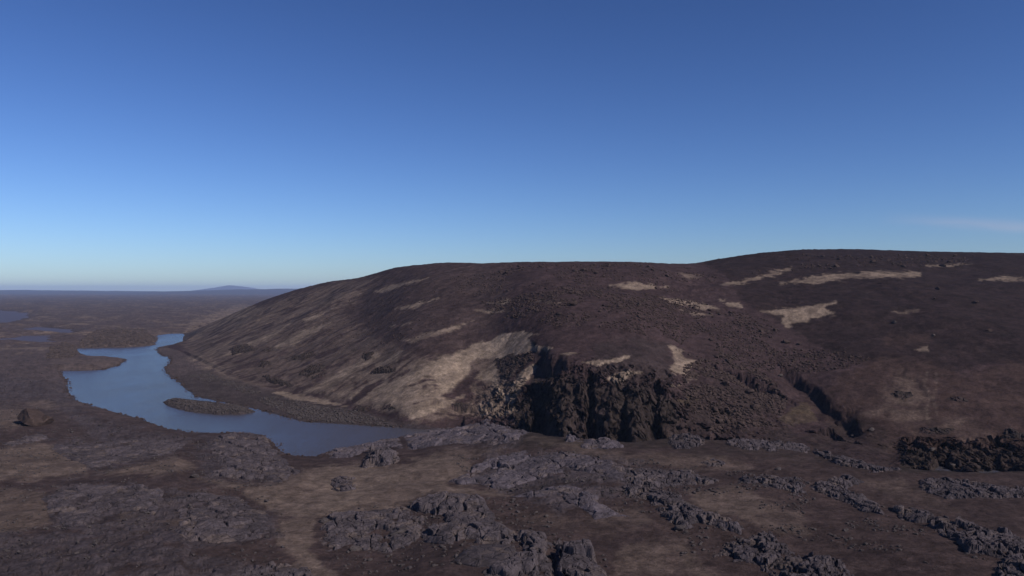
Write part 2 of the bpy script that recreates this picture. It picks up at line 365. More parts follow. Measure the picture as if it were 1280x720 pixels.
# ------------------------------------------------------------------ materials
def nd(nt, t, **kw):
    n = nt.nodes.new(t)
    for k, v in kw.items():
        if k == 'inp':
            for a, b in v.items(): n.inputs[a].default_value = b
        else: setattr(n, k, v)
    return n
def earth_mat(name, attr=True, base=(.06,.055,.065), scales=(.35,2.2), bump=(.25,.5), vor=0.0, speck=.35, rough=.92, var=.55):
    m = bpy.data.materials.new(name); m.use_nodes = True; nt = m.node_tree; L = nt.links
    p = nt.nodes['Principled BSDF']; p.inputs['Roughness'].default_value = rough; p.inputs['Specular IOR Level'].default_value = .03
    tc = nd(nt, 'ShaderNodeNewGeometry')
    if attr: src = nd(nt, 'ShaderNodeVertexColor', layer_name='tint').outputs['Color']
    else:
        r = nd(nt, 'ShaderNodeRGB'); r.outputs[0].default_value = (*base,1); src = r.outputs[0]
    n1 = nd(nt, 'ShaderNodeTexNoise', inp={'Scale':scales[0],'Detail':8,'Roughness':.62}); L.new(tc.outputs['Position'], n1.inputs['Vector'])
    n2 = nd(nt, 'ShaderNodeTexNoise', inp={'Scale':scales[1],'Detail':6,'Roughness':.75}); L.new(tc.outputs['Position'], n2.inputs['Vector'])
    r1 = nd(nt, 'ShaderNodeMapRange', inp={'From Min':.3,'From Max':.7,'To Min':1-var*.5,'To Max':1+var*.5}); L.new(n1.outputs['Fac'], r1.inputs['Value'])
    r2 = nd(nt, 'ShaderNodeMapRange', inp={'From Min':.3,'From Max':.7,'To Min':1-speck*1.25,'To Max':1+speck*1.25}); L.new(n2.outputs['Fac'], r2.inputs['Value'])
    mu = nd(nt, 'ShaderNodeMath', operation='MULTIPLY'); L.new(r1.outputs[0], mu.inputs[0]); L.new(r2.outputs[0], mu.inputs[1])
    vm = nd(nt, 'ShaderNodeVectorMath', operation='SCALE'); L.new(src, vm.inputs[0]); L.new(mu.outputs[0], vm.inputs['Scale'])
    L.new(vm.outputs[0], p.inputs['Base Color'])
    b1 = nd(nt, 'ShaderNodeBump', inp={'Strength':.9,'Distance':bump[0]}); L.new(n1.outputs['Fac'], b1.inputs['Height'])
    b2 = nd(nt, 'ShaderNodeBump', inp={'Strength':.9,'Distance':bump[1]}); L.new(n2.outputs['Fac'], b2.inputs['Height']); L.new(b1.outputs[0], b2.inputs['Normal'])
    last = b2
    if vor:
        v = nd(nt, 'ShaderNodeTexVoronoi', feature='DISTANCE_TO_EDGE', inp={'Scale':vor}); 
        wa = nd(nt, 'ShaderNodeVectorMath', operation='MULTIPLY_ADD', inp={1:(.8,.8,.8)}); L.new(n1.outputs['Color'], wa.inputs[0]); L.new(tc.outputs['Position'], wa.inputs[2])
        L.new(wa.outputs[0], v.inputs['Vector'])
        mr = nd(nt, 'ShaderNodeMapRange', inp={'From Min':0,'From Max':.06}); L.new(v.outputs['Distance'], mr.inputs['Value'])
        b3 = nd(nt, 'ShaderNodeBump', inp={'Strength':.8,'Distance':.15}); L.new(mr.outputs[0], b3.inputs['Height']); L.new(last.outputs[0], b3.inputs['Normal']); last = b3
    L.new(last.outputs[0], p.inputs['Normal'])
    return m
M_EARTH = earth_mat('volcanic_ground', True, scales=(.3,1.6), bump=(.35,.22))
M_LAVA = earth_mat('lava_rock', True, scales=(.8,5), bump=(.22,.07), vor=.55, speck=.3, var=.7)
M_STONE = earth_mat('loose_stone', False, base=(.05,.042,.042), scales=(1.2,6), bump=(.12,.05), speck=.3)
M_STONE_D = earth_mat('brown_stone', False, base=(.045,.032,.029), scales=(1.0,6), bump=(.12,.05), speck=.3)
M_PALE = earth_mat('pale_stone', False, base=(.068,.057,.053), scales=(1.0,6), bump=(.12,.05), speck=.3)

# ------------------------------------------------------------------ ground sheet + hill
NU = 1150
us = np.r_[np.linspace(-1.35,-.70,70)[:-1], np.linspace(-.70,.70,NU), np.linspace(.70,1.35,70)[1:]]
NA, NB, NC = 400, 430, 150
pu = us*F+CX
Yn = 58.0; Yf = footY(pu)-6; Yc = crest_Y(pu)+25
a = np.linspace(0,1,NA,endpoint=False)[:,None]
A = 1/((1/Yn)*(1-a)+(1/Yf)*a)
b = np.linspace(0,1,NB,endpoint=False)[:,None]
clw = ss(540,640,pu); fr_ = 30/(Yc-Yf); s0 = .36
bc = np.where(b < s0, b/s0*fr_, fr_+(1-fr_)*((b-s0)/(1-s0))**1.2)
bb = b**1.12*(1-clw)+bc*clw
B = Yf+(Yc-Yf)*bb
c = np.linspace(0,1,NC)[:,None]
CF = 1/((1/Yc)*(1-c)+(1/16200.)*c)
YY = np.r_[A,B,CF]; UU = np.broadcast_to(us, YY.shape); XX = UU*YY
# near apron under and behind the camera
ZZ, isH, t2, sd, isl, cl, t1 = terrain(XX, YY, True, True)
isH = isH.astype(float)
# keep far plain level
ff = ss(1500, 4000, YY); ZZ = ZZ*(1-ff)+(2.0+fbm(XX,YY,700,3,5)*6*ss(2500,6000,YY))*ff
colr, rough = colours(XX, YY, ZZ, isH, t2, sd, isl)
# low crusty relief on the bare lava patches
k = rough > .02
d1,d2,r,r2,r3,ox,oy = worley(XX[k]+fbm(XX[k],YY[k],3,2,7)*1.2, YY[k]+fbm(XX[k],YY[k],3,2,8)*1.2, 2.3, 300)
ZZ[k] += rough[k]*((r-.5)*.35+(r2-.5)*ox*.35+(r3-.5)*oy*.35-.22*ss(.12,0,d2-d1)) + rough[k]*fbm(XX[k],YY[k],1.1,3,9)*.18
# craggy faces: push the steep rock in and out along the view depth and sideways, by a field of x and z
gy_ = np.abs(np.gradient(ZZ, axis=0)/np.maximum(np.gradient(YY, axis=0),.02))
cm = isH*ss(560,620,UU*F+CX)*ss(.35,.9,gy_)*(1-ss(.0,.35,t2))
kk = cm > .01
xs_, zs_ = XX[kk], ZZ[kk]
w1_,w2_,wr,wr2,wr3,wo,wp = worley(xs_+fbm(xs_,zs_,4,3,970)*1.5, zs_*.8+fbm(xs_,zs_,4,3,971)*1.5+YY[kk]*.3, 2.6, 972)
rc_ = .45+.55*ss(1080,1120,(UU*F+CX)*np.ones_like(YY))[kk]
dd_ = (1-.45*rc_)*fbm(xs_, zs_*.8+YY[kk]*.2, 3.6, 5, 973, gain=.65, ridged=True)*1.9+(wr-.5)*(2.0+1.6*rc_)+wo*(wr2-.5)*1.5
YY = YY.copy(); XX = XX.copy()
YY[kk] -= cm[kk]*dd_; XX[kk] += cm[kk]*fbm(xs_, zs_, 2.5, 4, 975)*.9; ZZ[kk] += cm[kk]*fbm(xs_+YY[kk], zs_*2+YY[kk], 2.0, 3, 976)*.5
nr, nc = YY.shape
idx = np.arange(nr*nc).reshape(nr,nc)
Fq = np.stack([idx[:-1,:-1], idx[:-1,1:], idx[1:,1:], idx[1:,:-1]], -1).reshape(-1,4)
V = np.stack([XX,YY,ZZ],-1).reshape(-1,3); Cc = colr.reshape(-1,3); Hh = isH.reshape(-1)
fc = Hh[Fq].mean(1) > .5
ctr = V[Fq].mean(1)
cpx = ctr[:,0]/ctr[:,1]*F+CX; cpy = HY+(HC-ctr[:,2])/ctr[:,1]*F
split = cv([(-2000,1e4),(874,1e4),(876,150),(2400,150)])  # right-hand hill begins where its crest comes out from behind the first
bnd = cv([(310,868),(345,905),(372,925),(395,960),(410,985),(425,1010),(450,1050),(480,1075),(520,1080),(800,1085)])
hill2 = fc & (cpx > bnd(cpy))
cliffm = fc & ~hill2 & (cpy > cl_py(cpx)+2) & (cpx > 640)
for nm, msk in (('ground', ~fc), ('hill', fc & ~hill2 & ~cliffm), ('dark_hill', hill2), ('gorge_cliff', cliffm)):
    v, f_, (c_,) = compact(V, Fq[msk], [Cc])
    o = mesh_obj(nm, v, f_, M_EARTH, c_)
    tag(o, {'ground':'dark brown volcanic plain with tan sand drifts and low lava crust','hill':'broad brown hill streaked with pale sand drifts','dark_hill':'smooth dark hillside rising to the right of the brown hill',
            'gorge_cliff':'black gullied cliff at the foot of the brown hill'}[nm], {'ground':'ground','hill':'hill','dark_hill':'hill','gorge_cliff':'cliff'}[nm], None, 'structure')
# apron: the same plain carried under and behind the drone
gx, gy = np.meshgrid(np.linspace(-400,400,60), np.linspace(-300,57.9,30))
nearz = np.interp(gx.ravel(), XX[0], ZZ[0]).reshape(gx.shape)
wz = ss(-60, 57.9, gy); wz[-1] = 1
gz = nearz*wz+4*(1-wz)
ii = np.arange(gx.size).reshape(gx.shape)
fq = np.stack([ii[:-1,:-1], ii[:-1,1:], ii[1:,1:], ii[1:,:-1]],-1).reshape(-1,4)
o = mesh_obj('ground', np.stack([gx,gy,gz],-1).reshape(-1,3), fq, M_EARTH, np.tile(SOIL,(gx.size,1))); tag(o, 'brown volcanic plain nearest the viewer', 'ground', None, 'structure')

# ------------------------------------------------------------------ water
mw = bpy.data.materials.new('river_water'); mw.use_nodes = True; nt = mw.node_tree; L = nt.links
p = nt.nodes['Principled BSDF']; p.inputs['Specular IOR Level'].default_value = .25; p.inputs['Base Color'].default_value = (.050,.046,.052,1); p.inputs['Roughness'].default_value = .22; p.inputs['IOR'].default_value = 1.33
g = nd(nt,'ShaderNodeNewGeometry')
n = nd(nt,'ShaderNodeTexNoise', inp={'Scale':.9,'Detail':5,'Roughness':.6}); L.new(g.outputs['Position'], n.inputs['Vector'])
n2 = nd(nt,'ShaderNodeTexNoise', inp={'Scale':.05,'Detail':5,'Roughness':.6}); 
mp = nd(nt,'ShaderNodeMapping', inp={'Scale':(1,.45,1)}); L.new(g.outputs['Position'], mp.inputs[0]); L.new(mp.outputs[0], n2.inputs['Vector'])
mr = nd(nt,'ShaderNodeMapRange', inp={'From Min':.35,'From Max':.65,'To Min':.25,'To Max':.95}); L.new(n2.outputs['Fac'], mr.inputs['Value'])
bp = nd(nt,'ShaderNodeBump', inp={'Distance':.35}); L.new(mr.outputs[0], bp.inputs['Strength']); L.new(n.outputs['Fac'], bp.inputs['Height']); L.new(bp.outputs[0], p.inputs['Normal'])
def sheet(name, pts, mat, label, cat):
    me = bpy.data.meshes.new(name); me.from_pydata([(a,b,0) for a,b in pts], [], [tuple(range(len(pts)))]); me.materials.append(mat)
    o = bpy.data.objects.new(name, me); COL.objects.link(o); tag(o, label, cat, None, 'structure')
sheet('river_water', [(-900,110),(320,110),(320,420),(60,900),(-500,1700),(-901,1700),(-258,470),(-900,470)], mw, 'calm blue glacial river winding across the plain', 'river')
mp2 = mw.copy(); mp2.name = 'silty_pond_water'; q = mp2.node_tree.nodes['Principled BSDF']; q.inputs['Base Color'].default_value = (.06,.052,.07,1); q.inputs['Roughness'].default_value = .55; q.inputs['Specular IOR Level'].default_value = .12
sheet('pond_water', [(-1800,470),(-258,470),(-901,1700),(-1800,1700)], mp2, 'dull silty ponds on the far left of the plain', 'pond')

# ------------------------------------------------------------------ lava outcrops
GO = 'lava outcrops standing out of the plain'; GH = 'dark rock ledges on the hillside'; GR = 'lava rocks along the gorge rim'
#  polygon px, height m, cell m, edge w, tint, label, category, group
OC = [
 ([(399,650),(410,644),(442,641),(483,640),(505,638),(528,650),(530,672),(500,684),(489,690),(467,688),(440,680),(405,688),(398,680),(404,664)], 1.3, 3.0, .8, 0, 'broken ring of low lava slabs left of the large central outcrop', GO),
 ([(505,640),(539,623),(555,621),(599,625),(616,638),(618,656),(645,665),(640,682),(600,686),(560,684),(532,682),(528,655)], 2.5, 4.6, 1.2, 0, 'largest central outcrop of cracked purple grey lava slabs', GO),
 ([(567,705),(585,686),(620,678),(640,682),(646,700),(640,710),(600,711)], 1.6, 30, 5, 0, 'smooth domed lava slab below the large central outcrop', GO),
 ([(645,672),(680,669),(692,682),(700,716),(690,735),(600,735),(605,718),(640,712),(648,695)], 2.6, 3.2, 1.0, 0, 'jumbled slabs running off the lower edge beside the domed slab', GO),
 ([(697,680),(724,681),(749,694),(758,716),(764,738),(704,738),(700,710)], 3.4, 4.5, .8, 0, 'tilted lava block with a black split face near the bottom edge', GO),
 ([(561,601),(605,575),(655,562),(692,562),(733,569),(780,584),(783,602),(742,594),(711,590),(686,594),(660,604),(636,611),(611,611),(599,603),(575,606)], 1.5, 5.5, 1.2, 1, 'long purple lava plate with a ragged lower edge in the middle of the plain', GO),
 ([(636,623),(695,609),(733,609),(749,629),(767,634),(787,644),(745,648),(724,632),(692,623),(665,626)], 1.0, 4.5, 1.0, 1, 'thin lava lip below the long purple plate', GO),
 ([(405,567),(430,556),(461,550),(500,544),(503,560),(470,560),(440,572),(415,572)], 1.0, 3.0, 1.0, 1, 'low lava shelf at the river end', GO),
 ([(449,578),(462,566),(485,560),(499,566),(498,577),(478,583),(455,584)], 3.2, 3.0, .9, 0, 'blocky outcrop with a black hollow on sand near the river end', GO),
 ([(503,546),(530,538),(555,535),(605,531),(640,532),(662,541),(650,552),(617,557),(580,553),(540,556),(510,560)], 1.2, 4.5, 1.0, 1, 'pale rough lava bench along the rim above the river bend', GO),
 ([(700,545),(711,541),(722,544),(724,551),(708,553)], 2.2, 2.2, .8, 1, 'rounded pale rock hump on the gorge rim', GR),
 ([(724,549),(745,544),(775,552),(784,560),(760,563),(730,560)], 1.2, 2.4, .8, 1, 'cracked lava plate right of the rounded rock hump', GR),
 ([(412,604),(424,597),(440,600),(446,610),(430,615),(414,612)], 1.3, 1.3, .7, 0, 'small heap of dark lava rubble alone on the tan sand', GO),
 ([(256,598),(275,584),(262,560),(269,547),(300,541),(331,547),(344,562),(372,590),(350,603),(312,603),(285,598)], 1.44, 4.1, 1.2, 4, 'rough lava mound beside the near river bank', GO),
 ([(205,624),(250,616),(300,619),(331,634),(347,656),(331,676),(281,681),(237,678),(216,662),(228,645)], 1.36, 4.1, 1.2, 4, 'rough rounded lava field left of the tan sand channel', GO),
 ([(56,620),(100,607),(156,606),(200,611),(205,625),(190,640),(140,636),(110,650),(95,656),(80,656),(66,648),(58,634)], 1.27, 5.4, .8, 4, 'lava sheet with a black undercut left end', GO),
 ([(66,556),(103,559),(140,553),(187,548),(234,556),(216,566),(175,575),(112,587),(95,574),(70,564)], 0.77, 5.1, .9, 4, 'flat dark lava shelf above the left sand hollow', GO),
 ([(4,555),(30,546),(50,540),(62,547),(40,553),(15,558)], 0.94, 3.4, .8, 4, 'small lava lip in front of the lone block at the left edge', GO),
 ([(294,713),(344,705),(385,712),(396,730),(300,730)], 1.2, 2.0, .8, 0, 'row of dark slabs at the lower edge left of centre', GO),
 ([(775,587),(819,589),(866,591),(905,601),(880,606),(850,606),(815,612),(778,604)], 1.3, 2.0, .9, 0, 'lava ridge stretching right from the long purple plate', GO),
 ([(780,608),(812,612),(846,618),(858,634),(897,649),(936,661),(925,667),(880,658),(852,664),(846,656),(823,645),(812,628),(782,622)], 1.8, 1.9, .9, 0, 'knobbly lava ridge stepping down towards lower right', GO),
 ([(889,694),(905,681),(936,672),(955,665),(983,677),(999,696),(1053,706),(1066,724),(1060,735),(985,735),(944,702),(905,700)], 2.2, 2.2, .9, 0, 'dark lava mass at the lower edge right of centre', GO),
 ([(917,602),(940,597),(975,598),(999,600),(1008,618),(1000,626),(990,615),(965,612),(935,606)], 1.4, 1.6, .7, 0, 'short broken lava ridge between the two long ridges', GO),
 ([(1010,610),(1034,602),(1061,594),(1082,602),(1058,612),(1100,628),(1108,645),(1075,636),(1050,626)], 1.4, 1.6, .8, 0, 'upper half of the long diagonal lava ridge on the right', GO),
 ([(1108,632),(1132,636),(1163,643),(1202,653),(1284,677),(1300,700),(1250,700),(1210,694),(1185,678),(1165,660),(1125,648)], 1.9, 2.0, .9, 0, 'lower half of the long diagonal lava ridge reaching the right edge', GO),
 ([(1147,602),(1165,598),(1194,599),(1240,606),(1290,610),(1290,622),(1229,624),(1182,622),(1155,612)], 1.3, 1.6, .8, 0, 'dark lava ledge below the right hand gorge cliff', GO),
 ([(1238,722),(1245,708),(1270,698),(1320,694),(1320,735),(1240,735)], 2.0, 2.0, .8, 0, 'dark lava block in the bottom right corner', GO),
 ([(833,554),(845,547),(858,544),(870,548),(882,555),(862,562),(842,560)], 2.0, 1.5, .8, 0, 'jagged lava heap on the rim below the rubble slope', GR),
 ([(907,557),(925,550),(945,553),(975,553),(1014,559),(970,562),(930,561)], 1.2, 1.5, .7, 0, 'string of rim rocks right of the jagged heap', GR),
 ([(1018,562),(1040,566),(1060,573),(1085,580),(1126,588),(1092,589),(1053,582),(1030,572)], 1.5, 1.7, .7, 0, 'rim rocks descending to the right hand gorge cliff', GR),
 ([(880,580),(892,576),(908,580),(900,584),(884,584)], .9, 1.3, .6, 0, 'tiny lava knob on bare soil below the rim', GO),
 #([(16,531),(20,520),(24,513),(44,512),(57,520),(56,532),(35,534)], 4.4, 3.4, .45, 2, 'large dark block standing alone at the left edge', GO),
 ([(97,435),(103,424),(118,416),(150,412),(185,415),(196,424),(192,432),(160,434),(125,436)], 2.2, 3.5, 2.5, 3, 'dark hummock on the far bank between river and ponds', GO),
 ([(57,449),(62,436),(80,430),(96,434),(96,446),(76,450)], 2.0, 3, 1.5, 3, 'small dark hummock left of the pinkish gravel bar', GO),
 ([(300,541),(420,575)], 0,0,0,0,'',''),
 ([(326,469),(340,470),(356,476),(366,482),(350,482),(334,477)], 1.6, 2.0, .8, 2, 'row of dark rocks at the shore foot of the hill', GH),
 ([(374,468),(384,457),(398,455),(408,461),(404,471),(388,475)], 2.0, 2.2, 2, 2, 'dark rounded rock knoll on the sandy lower hillside', GH),
 ([(361,447),(376,441),(392,437),(394,442),(378,449)], 1.5, 2.0, 1.2, 2, 'narrow rock ledge above the dark rounded knoll', GH),
 ([(451,449),(456,442),(466,441),(467,447),(457,452)], 2.0, 2.0, 1.0, 2, 'short dark crag in the middle of the sandy slope', GH),
 ([(464,466),(472,459),(485,458),(496,457),(494,463),(476,468)], 1.9, 2.2, 1.0, 2, 'elongated dark crag right of the short crag', GH),
 ([(320,457),(326,451),(338,450),(340,455),(330,459)], 1.5, 1.8, .9, 2, 'dark rock ledge low on the left shoulder of the hill', GH),
 ([(326,439),(334,434),(342,434),(336,440)], 1.5, 1.8, .9, 2, 'tiny rock ledge high on the left shoulder of the hill', GH),
 ([(285,440),(298,434),(312,433),(322,436),(306,441),(292,444)], 1.8, 2.2, 1, 2, 'dark ledge near the far left foot of the hill', GH),
 ([(439,513),(446,507),(460,508),(466,512),(452,515)], 1.3, 1.6, .8, 2, 'dark ledge on the foot of the hill above the river end', GH),
 ([(478,512),(484,506),(494,506),(497,511),(488,514)], 1.4, 1.6, .8, 2, 'rock knob at the hill foot left of the sand fan', GH),
 ([(566,512),(572,506),(584,507),(589,512),(578,515)], 1.5, 1.6, .8, 2, 'rock knob below the big sand fan', GH),
 ([(618,448),(640,443),(662,446),(668,452),(650,460),(640,476),(628,480),(622,466)], 1.0, 2.0, 1.5, 2, 'dark rocky tongue between two pale sand chutes', GH),
 ([(1112,493),(1120,489),(1136,490),(1143,495),(1128,498)], 1.2, 1.8, .7, 2, 'dark slot shaped ledge on the reddish slope', GH),
 ([(1185,499),(1192,495),(1204,497),(1210,503),(1196,503)], 1.1, 1.8, .7, 2, 'dark ledge right of the slot shaped ledge', GH),
 ([(1251,548),(1254,537),(1264,534),(1272,540),(1290,546),(1285,552),(1264,551)], 2.0, 1.8, .7, 2, 'black boulder heap above the gorge cliff at the right edge', GH),
 ([(1147,542),(1152,536),(1170,535),(1192,537),(1186,543),(1165,544)], 1.2, 1.5, .7, 2, 'broken ledge above the right hand gorge cliff', GH),
]
LT = [C(.054,.045,.050), C(.064,.054,.063), C(.032,.025,.0235), C(.044,.034,.033), C(.052,.043,.048)]
def r_s(x, y, c, seed): return worley(x, y, c, seed)[2]
def outcrop(i, poly, H, cell, w, tint, label, group):
    W = [hit(a, b) for a, b in poly]
    P = np.array(W); lo = P.min(0)-2.5; hi = P.max(0)+2.5
    Ym = P[:,1].mean(); sx = max(.09, Ym*.0008); sy = sx*1.15
    nx = int((hi[0]-lo[0])/sx)+2; ny = int((hi[1]-lo[1])/sy)+2
    while nx*ny > 420000: sx *= 1.15; sy *= 1.15; nx = int((hi[0]-lo[0])/sx)+2; ny = int((hi[1]-lo[1])/sy)+2
    X, Y = np.meshgrid(np.linspace(lo[0],hi[0],nx), np.linspace(lo[1],hi[1],ny))
    zg = terrain(X, Y)
    sd = psd(X, Y, W)
    big = max(cell, 1.5)
    sd = sd+fbm(X,Y,big*2.2,4,400+i,gain=.6)*min(2.2,big*.8)
    s = -sd
    wx = X+fbm(X,Y,big*.8,3,420+i)*big*.35; wy = Y+fbm(X,Y,big*.8,3,440+i)*big*.35
    th = random.uniform(-.5,.5); cx = wx*math.cos(th)+wy*math.sin(th); cy = (-wx*math.sin(th)+wy*math.cos(th))*.75
    d1,d2,r,r2,r3,ox,oy = worley(cx, cy, cell, 500+7*i)
    e1,e2,q,q2,q3,px_,py_ = worley(cx, cy, cell*.36, 600+7*i)
    gap = ss(-.32,-.12,fbm(X,Y,max(big*1.6,3),4,460+i)+.2*(r_s(cx,cy,cell,500+7*i)-.5)+(.25 if cell >= 20 or H > 3 else 0)); env = np.clip(s/w, 0, 1)**.6*(.75+.25*ss(0, w*5, s))*gap; s = np.where(gap < .05, np.minimum(s, -.05), s)
    if cell >= 20: pl = .8+.15*fbm(X,Y,6,3,700+i); t = 0; crack = 0; env = np.sqrt(np.clip(s/w,0,1)*(2-np.clip(s/w,0,1)))
    else:
        pl = (.34+.52*r) if H < 3 else (.1+.8*r)
        t = ((r2-.5)*ox+(r3-.5)*oy)*1.1+((q-.5)*(.14 if tint == 1 else .26)+((q2-.5)*px_+(q3-.5)*py_)*.5)*ss(.25,.6,_h(np.floor(cx/cell*.5), np.floor(cy/cell*.5), 9)+.3)
        crack = .60*ss(.12,.0,d2-d1)+.16*ss(.08,0,e2-e1)
    H_ = H*(.66 if H < 3 else .85); h = H_*env*(pl+t*.62)-crack*H_*.9*(env > .05)
    h = h+fbm(X,Y,.9,3,800+i,gain=.6)*.16*env+fbm(X,Y,2.5,2,810+i)*.2*env*min(1,H/2)
    h = np.where(s > 0, h, -.4+s*.6)
    # broken edge: pieces drop away near the margin
    h = np.where((s < w*1.2) & (s > 0) & (q < .28), h*.35, h)
    Z = zg+h
    ii = np.arange(nx*ny).reshape(ny,nx)
    fq = np.stack([ii[:-1,:-1], ii[:-1,1:], ii[1:,1:], ii[1:,:-1]],-1).reshape(-1,4)
    hv = h.reshape(-1)
    fq = fq[(hv[fq] > -.02).any(1)]
    if not len(fq): return
    base = LT[tint]; n1 = fbm(X,Y,4,4,820+i)
    dust = ss(.05,.4,n1+.4*(fbm(X,Y,1.3,3,830+i)))*ss(H*.9,.1,h)*(.5 if tint != 2 else .8)
    var = (1+.35*(r-.5)+.35*n1)[...,None]
    soil = TAN*.75 if tint != 2 else HILL
    col = base*var*(1-dust[...,None])+soil*dust[...,None]
    v, f_, (c_,) = compact(np.stack([X,Y,Z],-1).reshape(-1,3), fq, [np.clip(col,.01,.4).reshape(-1,3)])
    c0 = v.mean(0); c0[2] = v[:,2].min(); v = v-c0
    nm = 'lava_outcrop' if group != GH else 'rock_ledge'
    o = mesh_obj(nm, v, f_, M_LAVA, c_, smooth=False if cell < 20 else True); o.location = c0
    tag(o, label, 'rock outcrop', group)
for i, (poly, H, cell, w, tint, label, group) in enumerate(OC):
    if H: outcrop(i, poly, H, cell, w, tint, label, group)

# gravel island in the river is a thing of its own: a low heap of stones
def stone_verts(seed, n=2, ang=.35):
    import bmesh
    rs = np.random.RandomState(seed)
    bm = bmesh.new(); bmesh.ops.create_icosphere(bm, subdivisions=n, radius=1)
    v = np.array([x.co for x in bm.verts]); f = np.array([[q.index for q in p.verts] for p in bm.faces]); bm.free()
    for _ in range(7):     # cut facets
        d = rs.normal(size=3); d /= np.linalg.norm(d); c = rs.uniform(.45,.85)
        k = v@d; m = k > c; v[m] -= np.outer(k[m]-c, d)
    v *= 1+rs.uniform(-ang*.15,ang*.15,(len(v),1))
    v *= rs.uniform([.8,.7,.5],[1.3,1.1,.9])
    return v, f
PR = {2:[stone_verts(k,2) for k in range(10)], 1:[stone_verts(k+50,1) for k in range(12)], 3:[stone_verts(k+90,3) for k in range(5)]}
def stones_mesh(name, pts, sizes, mat, lvl=1, tint=None):
    rs = np.random.RandomState(len(pts)); Vs = []; Fs = []; Cs = []; off = 0
    z = terrain(pts[:,0], pts[:,1])
    for (x,y), zz, s in zip(pts, z, sizes):
        v, f = PR[lvl][rs.randint(len(PR[lvl]))]; a = rs.uniform(0,6.28); c, n = math.cos(a), math.sin(a)
        w = np.c_[v[:,0]*c-v[:,1]*n, v[:,0]*n+v[:,1]*c, v[:,2]]*s
        w += (x,y,zz+s*.15); Vs.append(w); Fs.append(f+off); off += len(w)
    return mesh_obj(name, np.concatenate(Vs), np.concatenate(Fs), mat, smooth=False)
def sample_poly(poly, n, bias=None):
    """n random spots on the terrain inside a photo-pixel polygon"""
    P = np.array([hit(a,b) for a,b in poly]); lo, hi = P.min(0), P.max(0); out = []
    while sum(len(o) for o in out) < n:
        q = np.random.uniform(lo, hi, (n*4,2)); k = psd(q[:,0], q[:,1], P) < 0
        if bias: k &= bias(q)
        out.append(q[k])
        if len(out) > 60: break
    return np.concatenate(out)[:n]
clump = lambda sc, th, seed: (lambda q: fbm(q[:,0], q[:,1], sc, 3, seed) > th)
def scatter_stuff(name, label, zones, mat):
    pts = []; sz = []
    for poly, n, s0, s1, b in zones:
        q = sample_poly(poly, n, b); pts.append(q); sz.append(s0+(s1-s0)*np.random.rand(len(q))**3)
    o = stones_mesh(name, np.concatenate(pts), np.concatenate(sz), mat, 1); tag(o, label, name.replace('_',' '), None, 'stuff')
scatter_stuff('gravel', 'coarse grey gravel covering the island and river shore', [
    (ISLAND, 1500, .15, .55, None), ([(235,470),(330,500),(372,524),(470,533),(500,533),(440,518),(330,492),(260,466)], 3200, .12, .5, clump(9,-.1,900)),
    ([(320,500),(380,525),(500,535),(450,515),(390,508)], 1600, .15, .55, None)], M_STONE)
def near_shore(q): return np.abs(psd(q[:,0], q[:,1], W_WATER)+.3) < 1.6
_b = [(60,412),(260,412),(270,430),(240,460),(300,500),(380,520),(510,530),(510,545),(400,575),(330,560),(200,545),(60,500)]
scatter_stuff('shore_stones', 'dark stones lining the edge of the river', [(_b, 2600, .12, .5, near_shore)], M_STONE_D)
scatter_stuff('scree', 'brown scree strewn in clumps over the hill', [
    ([(600,380),(700,365),(860,372),(960,400),(1000,430),(1090,448),(1060,460),(960,465),(850,440),(700,410),(620,400)], 7500, .14, .62, clump(16,-.12,901)),
    ([(560,350),(700,332),(860,335),(900,350),(880,370),(700,362),(580,370)], 2600, .14, .6, clump(20,-.05,902)),
    ([(855,455),(905,440),(960,470),(985,500),(975,535),(890,545),(850,520)], 3600, .14, .8, clump(8,-.15,903)),
    ([(1000,318),(1250,318),(1200,332),(1000,338),(930,345)], 900, .15, .7, clump(30,.0,904)),
    ([(400,380),(560,350),(600,400),(500,440),(380,430)], 700, .1, .45, None),
    ([(640,447),(665,440),(670,452),(650,462),(625,475)], 250, .12, .7, None)], M_STONE_D)
scatter_stuff('lava_rubble', 'small dark lava chips lying around the outcrops and on bare soil', [
    ([(400,640),(540,622),(640,625),(760,690),(760,719),(420,719)], 1300, .06, .4, None), ([(560,560),(780,570),(1000,600),(1280,680),(1280,719),(900,719),(760,640),(600,625)], 2800, .06, .36, clump(7,.10,905)),
    ([(0,500),(200,540),(350,560),(360,719),(0,719)], 3000, .06, .36, clump(8,-.02,906)), ([(0,440),(70,445),(90,500),(0,500)], 300, .1, .4, None)], M_STONE)

